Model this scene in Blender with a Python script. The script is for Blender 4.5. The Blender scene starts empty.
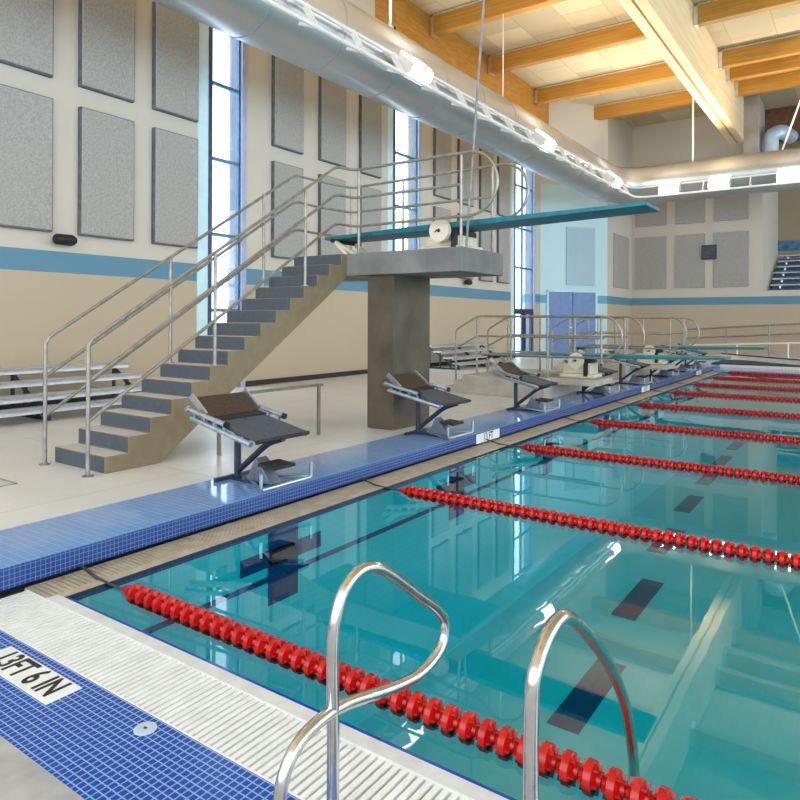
import bpy, math, random
from mathutils import Vector, Matrix
random.seed(7)
S = bpy.context.scene
COL = S.collection
R = math.radians
PI = math.pi

# ------------------------------------------------------------------ camera
H = 1.39
cd = bpy.data.cameras.new('camera'); cam = bpy.data.objects.new('camera', cd); COL.objects.link(cam)
cam.location = (3.265, -1.783, H); cam.rotation_euler = (Matrix.Rotation(R(35), 3, 'Z') @ Matrix.Rotation(R(90), 3, 'X') @ Matrix.Rotation(R(.25), 3, 'Z')).to_euler()
cd.sensor_width = 36; cd.lens = 30.06; cd.shift_y = -0.1; cd.clip_start = 0.02; cd.clip_end = 300
S.camera = cam

# ------------------------------------------------------------------ world, light, exposure
w = bpy.data.worlds.new('sky'); S.world = w; w.use_nodes = True
bg = w.node_tree.nodes['Background']; bg.inputs[0].default_value = (0.79, 0.905, 1.0, 1); bg.inputs[1].default_value = 3.0
S.view_settings.view_transform = 'Standard'; S.view_settings.look = 'None'
S.view_settings.exposure = 0.5; S.view_settings.gamma = 1.0
S.view_settings.use_curve_mapping = False
LAMP_WATTS = 110.0
LAMP_COL = (1.0, 0.86, 0.66)

# ------------------------------------------------------------------ materials
MATS = {}
def new_mat(name, col, rough=.5, metal=0., spec=.5):
    m = bpy.data.materials.new(name); m.use_nodes = True
    b = m.node_tree.nodes['Principled BSDF']
    b.inputs['Base Color'].default_value = (*col, 1); b.inputs['Roughness'].default_value = rough
    b.inputs['Metallic'].default_value = metal; b.inputs['Specular IOR Level'].default_value = spec
    MATS[name] = m
    return m, m.node_tree, b
def nd(t, typ, **kw):
    n = t.nodes.new(typ)
    for k, v in kw.items(): setattr(n, k, v)
    return n
def mth(t, op, a, b=None, c=None):
    n = t.nodes.new('ShaderNodeMath'); n.operation = op
    for i, v in enumerate((a, b, c)):
        if v is None: continue
        if isinstance(v, (int, float)): n.inputs[i].default_value = v
        else: t.links.new(v, n.inputs[i])
    return n.outputs[0]
def mixc(t, f, a, b):
    n = t.nodes.new('ShaderNodeMix'); n.data_type = 'RGBA'
    for i, v in ((0, f), (6, a), (7, b)):
        if isinstance(v, tuple): n.inputs[i].default_value = (*v, 1)
        elif isinstance(v, (int, float)): n.inputs[i].default_value = v
        else: t.links.new(v, n.inputs[i])
    return n.outputs[2]
def pos(t):
    g = t.nodes.new('ShaderNodeNewGeometry'); s = t.nodes.new('ShaderNodeSeparateXYZ')
    t.links.new(g.outputs['Position'], s.inputs[0]); return g.outputs['Position'], s.outputs
def noise(t, scale, detail=3, vec=None, stretch=None):
    n = t.nodes.new('ShaderNodeTexNoise'); n.inputs['Scale'].default_value = scale; n.inputs['Detail'].default_value = detail
    p, _ = pos(t)
    if stretch:
        m = t.nodes.new('ShaderNodeMapping'); m.inputs['Scale'].default_value = stretch
        t.links.new(p, m.inputs[0]); p = m.outputs[0]
    t.links.new(p, n.inputs['Vector'])
    return n.outputs['Fac']
def mottled(name, a, b, scale=3, rough=.6, metal=0., lo=.35, hi=.65, stretch=None, bump=0., detail=4, spec=.5):
    m, t, bs = new_mat(name, a, rough, metal, spec)
    f = noise(t, scale, detail, stretch=stretch)
    mr = t.nodes.new('ShaderNodeMapRange'); mr.inputs[1].default_value = lo; mr.inputs[2].default_value = hi
    t.links.new(f, mr.inputs[0])
    t.links.new(mixc(t, mr.outputs[0], a, b), bs.inputs['Base Color'])
    if bump:
        bn = t.nodes.new('ShaderNodeBump'); bn.inputs['Strength'].default_value = bump; bn.inputs['Distance'].default_value = .01
        t.links.new(f, bn.inputs['Height']); t.links.new(bn.outputs[0], bs.inputs['Normal'])
    return m
def grid_mask(t, axes, pitch, grout, offs=(0, 0)):
    _, o = pos(t); r = None
    for ax, of in zip(axes, offs):
        f = mth(t, 'FRACT', mth(t, 'DIVIDE', mth(t, 'ADD', o[ax], 100 * pitch + of), pitch))
        g = mth(t, 'LESS_THAN', f, grout / pitch)
        r = g if r is None else mth(t, 'MAXIMUM', r, g)
    return r
def tiled(name, a, b, grout_col, axes, pitch, grout, rough=.12, nscale=18, offs=(0, 0)):
    m, t, bs = new_mat(name, a, rough)
    f = noise(t, nscale, 2)
    base = mixc(t, f, a, b)
    g = grid_mask(t, axes, pitch, grout, offs)
    t.links.new(mixc(t, g, base, grout_col), bs.inputs['Base Color'])
    t.links.new(mth(t, 'ADD', mth(t, 'MULTIPLY', g, .5), rough), bs.inputs['Roughness'])
    return m

steel = mottled('brushed_stainless', (.62, .60, .56), (.74, .72, .69), 30, .17, 1.0)
rail_steel = mottled('satin_railing_steel', (.30, .28, .245), (.40, .375, .33), 12, .45, .8)
alu = mottled('anodised_aluminium', (.68, .72, .78), (.8, .83, .87), 9, .3, .85)
dark_frame = mottled('dark_painted_frame', (.012, .02, .045), (.03, .04, .07), 8, .4)
black = mottled('black_rubber', (.006, .006, .007), (.02, .02, .02), 8, .6)
concrete_side = mottled('tan_cast_concrete', (.24, .195, .125), (.36, .30, .20), 2.2, .75, bump=.25, detail=8)
floor_mat = None
white_paint = mottled('white_paint', (.78, .78, .76), (.86, .86, .84), 5, .4)
duct_mat = mottled('galvanised_duct', (.42, .445, .475), (.54, .56, .58), .8, .34, .7, stretch=(1, .15, 1))
red_plastic = mottled('red_float_plastic', (.42, .004, .002), (.54, .008, .003), 12, .25)
cable_mat = mottled('dark_cable', (.02, .02, .02), (.05, .05, .05), 12, .5)
grey_rope = mottled('grey_wire_rope', (.2, .2, .2), (.3, .3, .3), 12, .5)
teal_board = mottled('teal_springboard', (.0, .13, .19), (.0, .20, .26), 9, .5)
cream = mottled('cream_plastic', (.72, .64, .48), (.8, .72, .58), 6, .45)
panel_mat = mottled('grey_fabric_acoustic', (.33, .32, .305), (.43, .42, .40), 34, .95, detail=6)
edge_shade_mat = mottled('panel_edge_shade', (.10, .105, .12), (.15, .15, .17), 9, .8)
blue_door = mottled('blue_door_paint', (.10, .19, .42), (.14, .24, .48), 6, .4)
glulam = mottled('orange_glulam', (.42, .185, .025), (.54, .27, .05), 3, .5, stretch=(.25, 1, 6), detail=6)
joist_mat = mottled('orange_joist', (.42, .19, .02), (.55, .27, .045), 3, .5, stretch=(.3, 2, 6), detail=6)
pale_beam = mottled('pale_glulam', (.80, .61, .34), (.90, .73, .46), 3, .5, stretch=(2, .2, 5), detail=6)
baseboard = mottled('black_base', (.01, .01, .02), (.02, .02, .03), 5, .5)
track_mat = mottled('brown_grip_mesh', (.085, .045, .02), (.02, .018, .016), 90, .8)
grip = mottled('charcoal_grip', (.045, .055, .075), (.085, .10, .125), 60, .7)
seat_alu = mottled('bleacher_aluminium', (.6, .64, .68), (.72, .76, .8), 6, .4, .6)
blue_seat = mottled('pale_blue_bench', (.45, .60, .72), (.66, .78, .86), 6, .4)
shaded_wood = mottled('shade_brown_wood', (.13, .045, .02), (.2, .08, .035), 6, .6)
fabric_lane = mottled('gutter_channel', (.08, .075, .07), (.13, .12, .11), 6, .7)
slat_mat = mottled('white_grating_plastic', (.78, .77, .75), (.86, .85, .83), 9, .4)
lip_mat = mottled('pale_stone_lip', (.60, .60, .59), (.70, .70, .69), 14, .4)
marker_white = mottled('white_marker_tile', (.78, .78, .76), (.86, .86, .85), 14, .2)

# wall bands: beige / blue stripe / grey beige by height
def wall_material(name, low, stripe, up, top=None):
    m, t, bs = new_mat(name, low, .75)
    _, o = pos(t); z = o[2]
    n = noise(t, 1.3, 5)
    c = mixc(t, mth(t, 'GREATER_THAN', z, 2.04), low, stripe)
    c = mixc(t, mth(t, 'GREATER_THAN', z, 2.34), c, up)
    if top: c = mixc(t, mth(t, 'GREATER_THAN', z, 6.4), c, top)
    c = mixc(t, mth(t, 'MULTIPLY', n, .14), c, (.30, .26, .2))
    t.links.new(c, bs.inputs['Base Color'])
    # masonry joints as fine bump
    g = grid_mask(t, (2, 1), .30, .006)
    bn = t.nodes.new('ShaderNodeBump'); bn.inputs['Strength'].default_value = .15; bn.inputs['Distance'].default_value = .004
    bn.invert = True
    t.links.new(g, bn.inputs['Height']); t.links.new(bn.outputs[0], bs.inputs['Normal'])
    return m
wall_mat = wall_material('banded_wall_paint', (.53, .435, .31), (.10, .27, .40), (.64, .59, .51))

# concrete deck with joints and faint streaks
m, t, bs = new_mat('pale_concrete_deck', (.6, .58, .55), .38)
f1 = noise(t, .7, 6, stretch=(1, 3, 1)); f2 = noise(t, 14, 4)
c = mixc(t, f1, (.56, .545, .52), (.82, .80, .77)); c = mixc(t, mth(t, 'MULTIPLY', f2, .25), c, (.45, .43, .40))
g = grid_mask(t, (0, 1), 2.6, .012, (1.3, .9))
c = mixc(t, mth(t, 'MULTIPLY', g, .4), c, (.25, .24, .23)); t.links.new(c, bs.inputs['Base Color'])
t.links.new(mth(t, 'ADD', mth(t, 'MULTIPLY', f1, .25), .22), bs.inputs['Roughness'])
floor_mat = m
near_floor = mottled('grey_concrete_apron', (.34, .33, .32), (.44, .43, .42), 9, .7, bump=.2)

# stair: blue-grey riser faces, pale treads, tan sides come from the orientation of the cast faces
m, t, bs = new_mat('stair_concrete', (.4, .4, .4), .75)
f1 = noise(t, 9, 6); f2 = noise(t, 60, 3)
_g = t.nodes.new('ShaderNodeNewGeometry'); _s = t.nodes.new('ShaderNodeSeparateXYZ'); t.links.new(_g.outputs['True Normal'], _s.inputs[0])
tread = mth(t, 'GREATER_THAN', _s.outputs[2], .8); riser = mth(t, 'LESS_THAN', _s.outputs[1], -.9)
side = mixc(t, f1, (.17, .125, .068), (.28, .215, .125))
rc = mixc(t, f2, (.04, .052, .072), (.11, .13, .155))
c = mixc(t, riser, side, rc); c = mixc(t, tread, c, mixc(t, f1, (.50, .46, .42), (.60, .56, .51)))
t.links.new(c, bs.inputs['Base Color'])
stair_mat = m
slab_mat = mottled('grey_cast_slab', (.15, .148, .145), (.26, .25, .235), 1.8, .7, bump=.2, detail=8)

# wood deck ceiling: panels of different tint between the joists
m, t, bs = new_mat('ceiling_wood_deck', (.8, .7, .5), .6)
br = t.nodes.new('ShaderNodeTexBrick'); p, _o = pos(t)
mp = t.nodes.new('ShaderNodeMapping'); mp.inputs['Rotation'].default_value = (0, 0, R(90)); t.links.new(p, mp.inputs[0]); t.links.new(mp.outputs[0], br.inputs[0])
br.inputs['Color1'].default_value = (.70, .60, .42, 1); br.inputs['Color2'].default_value = (.48, .40, .27, 1); br.inputs['Mortar'].default_value = (.42, .33, .2, 1)
br.inputs['Scale'].default_value = 1; br.inputs['Mortar Size'].default_value = .012; br.inputs['Brick Width'].default_value = 1.69; br.inputs['Row Height'].default_value = 1.15; br.offset = .5
pl = noise(t, 6, 5, stretch=(.3, 6, 1))
t.links.new(mixc(t, mth(t, 'MULTIPLY', pl, .35), br.outputs[0], (.62, .50, .30)), bs.inputs['Base Color'])
ceil_mat = m

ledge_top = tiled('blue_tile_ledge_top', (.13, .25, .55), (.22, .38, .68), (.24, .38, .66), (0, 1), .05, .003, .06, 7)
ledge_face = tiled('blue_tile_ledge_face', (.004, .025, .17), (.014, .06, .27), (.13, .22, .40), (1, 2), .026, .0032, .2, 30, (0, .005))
band_tile = tiled('cobalt_mosaic_band', (.001, .045, .34), (.004, .078, .44), (.24, .38, .56), (0, 1), .0262, .0044, .2, 30)
edge_tile = mottled('cobalt_edge_tile', (.0, .03, .30), (.0, .05, .4), 20, .15)
basin_mat = tiled('pool_basin_tile', (.42, .64, .66), (.52, .74, .76), (.45, .66, .68), (0, 1), .15, .006, .3, 2)
basin_wall = tiled('pool_basin_wall_tile', (.42, .62, .64), (.52, .72, .74), (.40, .60, .62), (1, 2), .05, .004, .3, 2)
navy = tiled('navy_lane_tile', (.004, .012, .09), (.01, .03, .16), (.03, .07, .2), (0, 1), .05, .004, .3, 20)

# glass
m = bpy.data.materials.new('window_glass'); m.use_nodes = True; t = m.node_tree; t.nodes.clear()
out = t.nodes.new('ShaderNodeOutputMaterial'); mx = t.nodes.new('ShaderNodeMixShader'); tr = t.nodes.new('ShaderNodeBsdfTransparent'); gl = t.nodes.new('ShaderNodeBsdfGlossy')
gl.inputs['Roughness'].default_value = .02; tr.inputs[0].default_value = (.93, .98, 1, 1); mx.inputs[0].default_value = .06; t.links.new(tr.outputs[0], mx.inputs[1]); t.links.new(gl.outputs[0], mx.inputs[2]); t.links.new(mx.outputs[0], out.inputs[0])
glass = m
# water
m = bpy.data.materials.new('pool_water'); m.use_nodes = True; t = m.node_tree; t.nodes.clear()
out = t.nodes.new('ShaderNodeOutputMaterial'); mx = t.nodes.new('ShaderNodeMixShader'); tr = t.nodes.new('ShaderNodeBsdfTransparent'); gl = t.nodes.new('ShaderNodeBsdfGlossy')
gl.inputs['Roughness'].default_value = .015; gl.inputs[0].default_value = (.92, .98, 1, 1); tr.inputs[0].default_value = (.075, .66, .72, 1)
fr = t.nodes.new('ShaderNodeFresnel'); fr.inputs[0].default_value = 1.62
nz = t.nodes.new('ShaderNodeTexNoise'); nz.inputs['Scale'].default_value = 2.2; nz.inputs['Detail'].default_value = 2
p, _ = pos(t); t.links.new(p, nz.inputs['Vector'])
bn = t.nodes.new('ShaderNodeBump'); bn.inputs['Strength'].default_value = .03; bn.inputs['Distance'].default_value = .02
t.links.new(nz.outputs[0], bn.inputs['Height']); t.links.new(bn.outputs[0], fr.inputs['Normal']); t.links.new(bn.outputs[0], gl.inputs['Normal'])
_bf = t.nodes.new('ShaderNodeNewGeometry')
t.links.new(mth(t, 'MULTIPLY', fr.outputs[0], mth(t, 'SUBTRACT', 1.0, _bf.outputs['Backfacing'])), mx.inputs[0]); t.links.new(tr.outputs[0], mx.inputs[1]); t.links.new(gl.outputs[0], mx.inputs[2]); t.links.new(mx.outputs[0], out.inputs[0])
water_mat = m
# lit lamp face
m, t, b = new_mat('lit_lamp_glass', (1, .95, .85), .4)
b.inputs['Emission Color'].default_value = (1, .95, .86, 1); b.inputs['Emission Strength'].default_value = 6
lamp_face = m

# ------------------------------------------------------------------ mesh builder
class MB:
    def __init__(s): s.v = []; s.f = []
    def add(s, vs, fs):
        o = len(s.v); s.v += [tuple(v) for v in vs]; s.f += [tuple(i + o for i in f) for f in fs]; return s
    def box(s, x0, x1, y0, y1, z0, z1):
        vs = [(x, y, z) for z in (z0, z1) for x, y in ((x0, y0), (x1, y0), (x1, y1), (x0, y1))]
        return s.add(vs, [(3, 2, 1, 0), (4, 5, 6, 7), (0, 1, 5, 4), (1, 2, 6, 5), (2, 3, 7, 6), (3, 0, 4, 7)])
    def prism(s, poly, axis, a0, a1):
        # poly: list of 2d points in the plane perpendicular to axis (0:x->(y,z), 1:y->(x,z), 2:z->(x,y))
        def mk(p, a):
            return (a, p[0], p[1]) if axis == 0 else (p[0], a, p[1]) if axis == 1 else (p[0], p[1], a)
        n = len(poly); vs = [mk(p, a0) for p in poly] + [mk(p, a1) for p in poly]
        fs = [tuple(range(n)), tuple(range(2 * n - 1, n - 1, -1))] + [(i, i + n, (i + 1) % n + n, (i + 1) % n) for i in range(n)]
        return s.add(vs, fs)
    def tube(s, pts, r, n=10, closed=False, caps=True):
        P = [Vector(p) for p in pts]; m = len(P)
        rr = r if isinstance(r, (list, tuple)) else [r] * m
        T = []
        for i in range(m):
            a = P[i - 1] if (i > 0 or closed) else P[i]; b = P[(i + 1) % m] if (i < m - 1 or closed) else P[i]
            T.append((b - a).normalized())
        u = T[0].orthogonal().normalized(); vs = []
        for i in range(m):
            u = (u - T[i] * u.dot(T[i])); u = u.normalized() if u.length > 1e-6 else T[i].orthogonal().normalized()
            q = T[i].cross(u)
            for k in range(n):
                a = 2 * PI * k / n; vs.append(P[i] + (u * math.cos(a) + q * math.sin(a)) * rr[i])
        fs = []
        for i in range(m if closed else m - 1):
            j = (i + 1) % m
            for k in range(n): fs.append((i * n + k, i * n + (k + 1) % n, j * n + (k + 1) % n, j * n + k))
        if caps and not closed:
            fs.append(tuple(range(n - 1, -1, -1))); fs.append(tuple(range((m - 1) * n, m * n)))
        return s.add(vs, fs)
    def cyl(s, a, b, r, n=14): return s.tube([a, b], r, n)
    def lathe(s, prof, n=20, axis='x', c=(0, 0, 0)):
        # prof: list (along, radius)
        vs = []
        for a, r in prof:
            for k in range(n):
                t_ = 2 * PI * k / n; p, q = r * math.cos(t_), r * math.sin(t_)
                vs.append({'x': (c[0] + a, c[1] + p, c[2] + q), 'y': (c[0] + p, c[1] + a, c[2] + q), 'z': (c[0] + p, c[1] + q, c[2] + a)}[axis])
        m = len(prof); fs = [(i * n + k, i * n + (k + 1) % n, (i + 1) * n + (k + 1) % n, (i + 1) * n + k) for i in range(m - 1) for k in range(n)]
        fs.append(tuple(range(n - 1, -1, -1))); fs.append(tuple(range((m - 1) * n, m * n)))
        return s.add(vs, fs)
    def quadbar(s, a, b, w, h, up=(0, 0, 1)):
        a, b = Vector(a), Vector(b); t_ = (b - a).normalized(); u = Vector(up); sd = t_.cross(u).normalized(); u = sd.cross(t_)
        vs = [p + sd * i * w / 2 + u * j * h / 2 for p in (a, b) for i, j in ((-1, -1), (1, -1), (1, 1), (-1, 1))]
        return s.add(vs, [(3, 2, 1, 0), (4, 5, 6, 7), (0, 1, 5, 4), (1, 2, 6, 5), (2, 3, 7, 6), (3, 0, 4, 7)])
    def build(s, name, mat, parent=None, smooth=False, bevel=0., seg=2, loc=None):
        me = bpy.data.meshes.new(name); me.from_pydata(s.v, [], s.f); me.update()
        import bmesh
        bm = bmesh.new(); bm.from_mesh(me); bmesh.ops.recalc_face_normals(bm, faces=bm.faces); bm.to_mesh(me); bm.free()
        if smooth:
            for p in me.polygons: p.use_smooth = True
            me.set_sharp_from_angle(angle=R(40))
        o = bpy.data.objects.new(name, me); COL.objects.link(o); me.materials.append(mat)
        if parent: o.parent = parent
        if loc: o.location = loc
        if bevel:
            md = o.modifiers.new('bevel', 'BEVEL'); md.width = bevel; md.segments = seg; md.limit_method = 'ANGLE'
        return o
def tag(o, label=None, cat=None, group=None, kind=None):
    if label: o['label'] = label
    if cat: o['category'] = cat
    if group: o['group'] = group
    if kind: o['kind'] = kind
    return o
def thing(name, label, cat, loc=(0, 0, 0), rz=0, group=None, kind=None):
    o = bpy.data.objects.new(name, None); COL.objects.link(o); o.location = loc; o.rotation_euler = (0, 0, rz)
    return tag(o, label, cat, group, kind)
def copy_tree(o, parent=None):
    c = o.copy(); COL.objects.link(c)
    if parent: c.parent = parent
    for ch in [k for k in CHILDREN(o)]: copy_tree(ch, c)
    return c
def CHILDREN(o): return [k for k in list(COL.objects) if k.parent == o]
def fillet(pts, r, n=5):
    P = [Vector(p) for p in pts]; out = [P[0]]
    for i in range(1, len(P) - 1):
        a, b, c = P[i - 1], P[i], P[i + 1]; d1 = (a - b); d2 = (c - b); rr = min(r, d1.length * .49, d2.length * .49)
        p0 = b + d1.normalized() * rr; p1 = b + d2.normalized() * rr
        for k in range(n + 1):
            s_ = k / n; out.append(p0 * (1 - s_) ** 2 + b * 2 * s_ * (1 - s_) + p1 * s_ ** 2)
    out.append(P[-1]); return out
def smooth_path(pts, n=6):
    P = [Vector(p) for p in pts]; P = [P[0] * 2 - P[1]] + P + [P[-1] * 2 - P[-2]]; out = []
    for i in range(1, len(P) - 2):
        for k in range(n):
            t_ = k / n; a, b, c, d = P[i - 1:i + 3]
            out.append(.5 * ((2 * b) + (c - a) * t_ + (2 * a - 5 * b + 4 * c - d) * t_ ** 2 + (3 * b - a - 3 * c + d) * t_ ** 3))
    out.append(P[-2]); return out
def text_mesh(body, size, mat, name, parent, loc, rot, extrude=.0008, squeeze=1.0, align='CENTER'):
    cu = bpy.data.curves.new(name, 'FONT'); cu.body = body; cu.size = size; cu.extrude = extrude; cu.align_x = align; cu.align_y = 'CENTER'; cu.offset = size * .02
    tmp = bpy.data.objects.new('tmp_text', cu); COL.objects.link(tmp)
    dg = bpy.context.evaluated_depsgraph_get(); dg.update()
    me = bpy.data.meshes.new_from_object(tmp.evaluated_get(dg)); bpy.data.objects.remove(tmp)
    for v in me.vertices: v.co.x *= squeeze
    me.materials.clear(); me.materials.append(mat)
    o = bpy.data.objects.new(name, me); COL.objects.link(o); o.parent = parent; o.location = loc; o.rotation_euler = rot
    return o
ST = 'structure'
ZD = .139                       # deck level behind the pool ledge
YF = 26.7                       # far wall
XR, YB = 16.0, -7.0             # right and rear sides of the hall
DECK = 9.5                      # underside of the wood roof deck

# ------------------------------------------------------------------ shell
PX1, PY1 = 12.0, 18.5          # pool extents
b = MB()
b.box(-6.9, -.92, YB, YF + .3, -.25, ZD); b.box(-.92, XR, 19.55, YF + .3, -.25, ZD)
tag(b.build('floor', floor_mat), 'pale concrete pool deck behind the blue starting ledge and at the far end of the hall', kind=ST)
b = MB().box(-.28, XR, YB, -.72, -.25, 0); b.box(PX1 + .7, XR, -.72, 19.55, -.25, 0)
tag(b.build('floor_near', near_floor), 'grey concrete apron on the near side of the pool', kind=ST)
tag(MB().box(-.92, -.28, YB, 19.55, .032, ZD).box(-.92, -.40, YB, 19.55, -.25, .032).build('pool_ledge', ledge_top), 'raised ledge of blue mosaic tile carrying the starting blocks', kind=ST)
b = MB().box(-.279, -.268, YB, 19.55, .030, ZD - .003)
tag(MB().box(-.40, -.39, YB, 19.55, -.04, .031).build('trim_9', black), 'black strip for the shadow in the recess under the ledge edge', kind=ST)  # black strip stands in for the shadow line under the ledge
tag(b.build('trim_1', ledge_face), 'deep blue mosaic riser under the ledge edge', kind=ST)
# gutters: dark channel, slats, pale lip, blue waterline tile
tag(MB().box(-.40, -.05, YB, PY1 + .3, -.2, -.035).box(-.05, PX1, -.36, -.05, -.2, -.035).build('trim_2', fabric_lane), 'dark gutter channel', kind=ST)
b = MB(); x = -.25
while x < PX1: b.box(x, x + .019, -.355, -.075, -.032, 0); x += .030
b.box(-.27, PX1, -.36, -.352, -.032, .001); b.box(-.27, PX1, -.078, -.07, -.032, .001)
tag(b.build('gutter_grating', slat_mat), 'white slatted gutter grating along the near side of the pool', kind=ST)
b = MB(); y = -.06
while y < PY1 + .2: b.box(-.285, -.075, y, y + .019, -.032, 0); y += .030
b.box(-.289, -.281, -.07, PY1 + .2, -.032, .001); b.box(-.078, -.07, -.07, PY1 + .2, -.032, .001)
tag(b.build('ledge_gutter_grating', mottled('shade_tan_grating', (.40, .33, .235), (.52, .44, .325), 9, .5)), 'gutter grating, shade painted in tan, at the foot of the ledge', kind=ST)  # same grating as the near side, ledge shade put into the tan
b = MB().box(-.07, PX1, -.07, -.012, -.034, .001)
tag(MB().box(-.07, -.010, -.012, PY1, -.034, .001).build('ledge_lip', MATS['shade_tan_grating']), 'tan lip along the ledge side gutter', kind=ST)
tag(b.build('pool_lip', lip_mat), 'pale stone lip around the water', kind=ST)
b = MB().box(-.012, PX1, -.012, 0, -.035, .002)
tag(MB().box(-.010, 0, 0, PY1, -.035, .001).build('trim_10', mottled('navy_edge_tile', (.0, .005, .03), (.0, .01, .05), 20, .15)), 'black waterline tile along the ledge side', kind=ST)
tag(b.build('trim_3', edge_tile), 'cobalt waterline tile', kind=ST)
tag(MB().box(-.28, XR, -.72, -.36, -.2, 0).build('tile_band', band_tile), 'bright cobalt mosaic band beside the white grating', kind=ST)
tag(MB().box(-.28, PX1 + .7, PY1, 19.55, -.2, .06).build('tile_band_far', ledge_top), 'blue tile band at the far end of the pool', kind=ST)
# basin
ZF = -1.8
b = MB().box(-.2, PX1 + .2, -.2, PY1 + .2, ZF - .2, ZF)
basin = tag(b.build('pool_basin', basin_mat), 'pale tiled pool basin', kind=ST)
b = MB().box(-.3, -.001, -.3, PY1 + .3, ZF, -.036).box(PX1, PX1 + .3, -.3, PY1 + .3, ZF, -.02).box(0, PX1, -.3, -.001, ZF, -.036).box(0, PX1, PY1, PY1 + .3, ZF, -.02)
b.build('basin_wall', basin_wall, basin)
b = MB().box(-.002, .004, 0, PY1, -.36, -.325).box(0, PX1, -.002, .004, -.36, -.325)
b.build('waterline_stripe', navy, basin)
LANE = [1.50, 3.85, 6.1, 8.4, 10.7, 12.9, 15.0, 17.2]
for y, mx_ in zip(LANE, (1.5, 1.32, 1.12, .88, .72, .62, .55, .5)):
    MB().box(0, .006, y - .14, y + .14, -.52, -.02).box(0, .006, y - .38, y + .38, -.26, -.15).build('target_cross', navy, basin)
    MB().box(mx_ - .13, mx_ + .13, y - .62, y + .62, ZF, ZF + .006).build('lane_mark', navy, basin)
wo = MB().add([(0, 0, -.008), (PX1, 0, -.008), (PX1, PY1, -.008), (0, PY1, -.008)], [(0, 1, 2, 3)]).build('pool_water', water_mat)
if wo.data.polygons[0].normal.z < 0: wo.data.flip_normals()
tag(wo, 'calm teal pool water reflecting the hall', 'water', kind='stuff')

# left wall frame (slightly splayed)
WA = math.atan(.0215)
def wl(u, n=0, z=0):            # a point on the left wall: u along, n into the room
    return (-6.068 - .0215 * u + n, u, z)
def wthing(name, label, cat, u, n, z, group=None): return thing(name, label, cat, wl(u, n, z), WA, group)
b = MB()
segs = [(YB, 5.86), (6.62, 11.56), (12.72, 18.76), (20.45, 21.3)]
for a0, a1 in segs: b.box(-.35, 0, a0, a1, -.2, DECK)
for a0, a1 in ((5.86, 6.62), (11.56, 12.72), (18.76, 20.45)): b.box(-.35, 0, a0, a1, -.2, ZD + .02); b.box(-.35, 0, a0, a1, 8.6, DECK)
lw = b.build('wall_left', wall_mat); lw.location = (-6.068, 0, 0); lw.rotation_euler = (0, 0, WA); tag(lw, 'tall left wall, beige below and grey beige above a blue stripe', kind=ST)
# alcove walls at the far left, far wall and gallery recess
tag(MB().prism([(-6.56, 21.05), (-4.84, 23.5), (-4.9, 24.2), (-7.2, 21.05)], 2, -.2, DECK).build('wall_alcove', wall_material('daylight_tinted_alcove', (.50, .72, .80), (.10, .42, .58), (.54, .78, .86), (.62, .60, .55))), 'short wall with a blue door at the far left corner', kind=ST)  # cyan daylight on this wall is put into its colour
tag(MB().box(-5.14, -4.84, 23.5, YF, -.2, DECK).build('wall_return', wall_mat), 'narrow return wall beside the far wall', kind=ST)
b = MB().box(-5.1, 0, YF, YF + .35, -.2, DECK).box(0, XR, YF, YF + .35, -.2, 2.56)
tag(b.build('wall_far', wall_mat), 'far end wall with a blue stripe and grey acoustic panels', kind=ST)
tag(MB().box(-.3, 0, YF + .35, 32, 2.4, DECK).build('wall_gallery_side', wall_mat), 'side wall of the raised gallery', kind=ST)
b = MB().box(-.3, XR, 32, 32.3, 2.4, DECK)
m2 = wall_material('gallery_wall_paint', (.42, .34, .22), (.42, .34, .22), (.42, .34, .22))
tag(b.build('wall_gallery', m2), 'tan rear wall of the raised gallery', kind=ST)
tag(MB().box(0, XR, 31.97, 32, 4.5, 4.95).build('trim_4', mottled('gallery_stripe', (.03, .12, .3), (.08, .25, .4), 5, .5)), 'blue stripe on the gallery wall', kind=ST)
tag(MB().box(-.3, XR, YF + .34, 32, 2.2, 2.4).build('gallery_floor', floor_mat), 'raised gallery floor', kind=ST)
# roof deck
tag(MB().box(-7.2, XR + .5, YB - .5, 32.5, DECK, DECK + .3).build('ceiling', ceil_mat), 'pale wood roof deck in large panels', kind=ST)
# clerestory ledger on the far wall
tag(MB().box(-4.84, -1.0, YF - .25, YF, 7.35, 7.62).build('trim_5', mottled('grey_ledge', (.5, .46, .4), (.58, .54, .47), 5, .7)), 'projecting ledge high on the far wall', kind=ST)
# unseen right and rear walls, bays left open to let daylight in
def open_bay(name, horizontal, label):
    b = MB(); L0, L1 = (YB, 32) if not horizontal else (-6.9, XR)
    x = L0
    while x <= L1 + .01:
        if horizontal: b.box(x - .08, x + .08, YB - .2, YB, -.2, DECK)
        else: b.box(XR, XR + .2, x - .08, x + .08, -.2, DECK)
        x += (L1 - L0) / 10
    for z0, z1 in ((-.2, 1.0), (3.4, 3.6), (6.1, 6.3), (8.9, DECK)):
        if horizontal: b.box(L0, L1, YB - .2, YB, z0, z1)
        else: b.box(XR, XR + .2, L0, L1, z0, z1)
    return tag(b.build(name, white_paint), label, kind=ST)
open_bay('wall_right', False, 'unseen side wall of the hall, bays left open for daylight'); open_bay('wall_rear', True, 'unseen rear wall of the hall, bays left open for daylight')

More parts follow.
